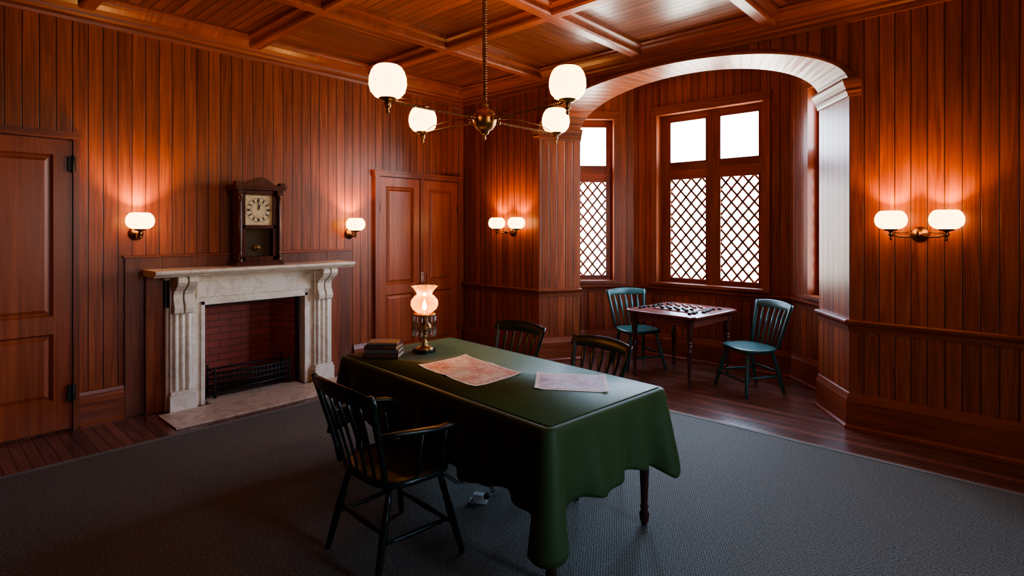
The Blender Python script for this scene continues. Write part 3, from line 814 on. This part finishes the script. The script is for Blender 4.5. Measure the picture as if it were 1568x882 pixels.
# ------------------------------------------------------------------ chairs
def chair(name, x, y, ang, mat, arms=False, hgt=.90, zfloor=0.0, w=.22):
    mb = MB()
    def ol(k, z):
        r = []
        for j in range(36):
            a = 2*pi*j/36; c, s = math.cos(a), math.sin(a)
            px = (w+.02)*math.copysign(abs(c)**.62, c)*(1+.07*s); py = .215*math.copysign(abs(s)**.62, s)
            r.append((px*k, py*k, z))
        return r
    mb.rings([ol(.86, .412), ol(.97, .422), ol(1.0, .434), ol(.99, .448), ol(.95, .456), ol(.8, .452), ol(.4, .446)], mat)
    lp = [(0, .013), (.1, .016), (.35, .0185), (.55, .021), (.62, .017), (.65, .021), (.68, .016), (.8, .018), (1, .014)]
    F = {}
    for sx in (1, -1):
        for sy in (1, -1):
            ft = (sx*(w+.03 if sy > 0 else w-.01), sy*.225+(-.02 if sy < 0 else 0), 0); tp = (sx*(w-.06), sy*.14, .425)
            mb.turned(ft, tp, lp, mat, 10); F[(sx, sy)] = (Vector(ft), Vector(tp))
    def at(k, t): return F[k][0].lerp(F[k][1], t)
    sp = [(0, .008), (.2, .010), (.5, .014), (.8, .010), (1, .008)]
    for sx in (1, -1): mb.turned(at((sx, 1), .42), at((sx, -1), .42), sp, mat, 8)
    mb.turned(at((1, 1), .34), at((-1, 1), .34), sp, mat, 8)
    mb.turned(at((1, -1), .52), at((-1, -1), .52), sp, mat, 8)
    H = hgt
    wb = w+.03
    def back(u, z):
        t = max(0.0, (z-.45)/(H-.45))
        yy = -.185-.12*t**1.15-.035*(1-u*u)*(.5+.5*t)
        return Vector((u*(w-.03+(wb-w+.03)*t), yy, z))
    for sx in (1, -1):
        zs = [.44, .52, .62, .72, .82, H-.015]
        pts = [back(sx*1.0, z) for z in zs]
        mb.loft(pts, [(a, 0, 0) for a in (.012, .013, .014, .016, .018, .014)], [(0, .011, .003)]*6, mat)
    us = [-1.08+2.16*i/14 for i in range(15)]
    cp = []; W = []; T = []
    for u in us:
        hh = .042 - .010*abs(u)**3 if abs(u) < 1 else .026
        p = back(u, H-.05+.012*(1-u*u)); cp.append(p); W.append((0, -.010, hh)); T.append((0, .010, .002))
    mb.loft(cp, W, T, mat)
    nsp = 5
    for i in range(nsp):
        u = -.66+1.32*i/(nsp-1)
        zs = [.44, .52, .60, .66, .72, .79, H-.075]
        pts = [back(u, z) for z in zs]
        mb.loft(pts, [(a, 0, 0) for a in (.006, .007, .007, .013, .019, .010, .006)], [(0, b, 0) for b in (.006, .006, .006, .005, .005, .005, .005)], mat)
    if arms:
        for sx in (1, -1):
            p0 = back(sx, .69)
            pts = [p0+Vector((0, .0, .0)), p0+Vector((sx*.02, .09, .0)), Vector((sx*(w+.055), -.03, .685)), Vector((sx*(w+.06), .06, .675)), Vector((sx*(w+.05), .13, .67)), Vector((sx*(w+.035), .175, .655)), Vector((sx*(w+.03), .185, .635))]
            mb.loft(pts, [(a, 0, 0) for a in (.012, .015, .019, .023, .028, .027, .018)], [(0, .002, .011)]*5+[(0, .008, .008), (0, .01, .004)], mat)
            mb.turned((sx*(w-.01), .12, .44), (sx*(w+.045), .11, .675), [(0, .012), (.2, .015), (.4, .019), (.6, .012), (.65, .017), (.7, .011), (1, .011)], mat, 10)
            mb.turned((sx*(w-.005), -.03, .44), (sx*(w+.05), -.03, .68), [(0, .009), (.5, .012), (1, .008)], mat, 8)
    return mb.obj(name, mw=Matrix.Translation((x, y, zfloor)) @ Matrix.Rotation(ang, 4, 'Z'))
chair('windsor_armchair', -2.365, 1.695, math.radians(-3), M_green, True, .91, .0115, .245)
chair('windsor_chair', -2.19, 2.99, math.radians(180-7), M_green, False, .87, .0115)
chair('windsor_chair', -3.01, 3.10, math.radians(180), M_green, False, .87, .0115)
chair('green_windsor_chair', -3.37, 5.91, math.radians(-32-90), M_teal, False, .90)
chair('green_windsor_chair', -2.03, 5.80, math.radians(-123-90), M_teal, False, .90)

# ------------------------------------------------------------------ game table
GM = Matrix.Translation((-2.805, 5.885, 0)) @ Matrix.Rotation(math.radians(-6), 4, 'Z')
mb = MB()
a, b = .435, .475
ol = []
for cx, cy, a0 in ((a, -b, 180), (a, b, 270), (-a, b, 360), (-a, -b, 90)):
    ol += [(cx+.05*math.cos(math.radians(a0-15*j)), cy+.05*math.sin(math.radians(a0-15*j))) for j in range(7)]
mb.slab(ol, .715, .742, M_tabtop, bev=.006)
mb.box(-a+.06, a-.06, -b+.06, b-.06, .742, .7425, M_tabtop)
mb.box(-a+.07, a-.07, -b+.07, -b+.09, .62, .715, M_tabtop); mb.box(-a+.07, a-.07, b-.09, b-.07, .62, .715, M_tabtop)
mb.box(-a+.07, -a+.09, -b+.07, b-.07, .62, .715, M_tabtop); mb.box(a-.09, a-.07, -b+.07, b-.07, .62, .715, M_tabtop)
gp = [(0, .016), (.03, .022), (.05, .024), (.08, .014), (.10, .020), (.13, .013), (.35, .020), (.55, .030), (.62, .033), (.66, .018), (.69, .030), (.71, .018), (.74, .032), (.77, .018), (.80, .032), (1, .030)]
for x in (-a+.095, a-.095):
    for y in (-b+.08, b-.08):
        mb.turned((x, y, 0), (x, y, .62), gp, M_tabw, 16); mb.box(x-.032, x+.032, y-.032, y+.032, .60, .715, M_tabw)
mb.obj('game_table', mw=GM, bevel=.002)
mb = MB(); q = .05
mb.box(-4.4*q, 4.4*q, -4.4*q, 4.4*q, 0, .008, M_tabtop)
for i in range(8):
    for j in range(8):
        mb.box((i-4)*q, (i-3)*q, (j-4)*q, (j-3)*q, .008, .0095, M_tabw if (i+j) % 2 else M_checkr)
mb.obj('checkers_board', mw=GM @ Matrix.Translation((0, 0, .7428)))
mb = MB()
pc = [(0, 0), (.020, 0), (.022, .003), (.022, .017), (.019, .020), (0, .020)]
for i in range(8):
    for j in (0, 1, 2, 5, 6, 7):
        if (i+j) % 2:
            mb.lathe(pc, ((i-3.5)*q, (j-3.5)*q, .0096), M_checkb if j < 4 else M_tabtop, 14)
for k in range(9):
    mb.lathe(pc, (.30+random.uniform(-.03, .03), -.3+k*.07, 0), M_checkb, 14)
    mb.lathe(pc, (-.31+random.uniform(-.03, .03), -.3+k*.07, 0), M_checkb, 14)
mb.obj('checkers_pieces', mw=GM @ Matrix.Translation((0, 0, .743)))

# ------------------------------------------------------------------ world & camera
w = bpy.data.worlds.new('overcast_sky'); S.world = w; w.use_nodes = True
nt = w.node_tree; bg = nt.nodes['Background']
tc = N(nt, 'ShaderNodeTexCoord'); sp = N(nt, 'ShaderNodeSeparateXYZ'); nt.links.new(tc.outputs['Generated'], sp.inputs[0])
cr = N(nt, 'ShaderNodeValToRGB'); e = cr.color_ramp.elements
e[0].position = 0.0; e[0].color = (.62, .60, .52, 1); e[1].position = .22; e[1].color = (.50, .72, 1.0, 1)
k = e.new(.08); k.color = (.90, .95, .97, 1)
nt.links.new(sp.outputs[2], cr.inputs[0]); nt.links.new(cr.outputs[0], bg.inputs[0])
bg.inputs[1].default_value = 46.0
try: S.view_settings.look = 'AgX - Medium High Contrast'
except Exception as e: print(e)
cam = bpy.data.cameras.new('camera'); co = bpy.data.objects.new('camera', cam); S.collection.objects.link(co)
cam.sensor_width = 36; cam.lens = 851/1568*36; cam.shift_y = -92/1568; cam.clip_start = .05
co.location = (0, 0, 1.65); co.rotation_euler = (pi/2, 0, math.radians(42.4))
S.camera = co
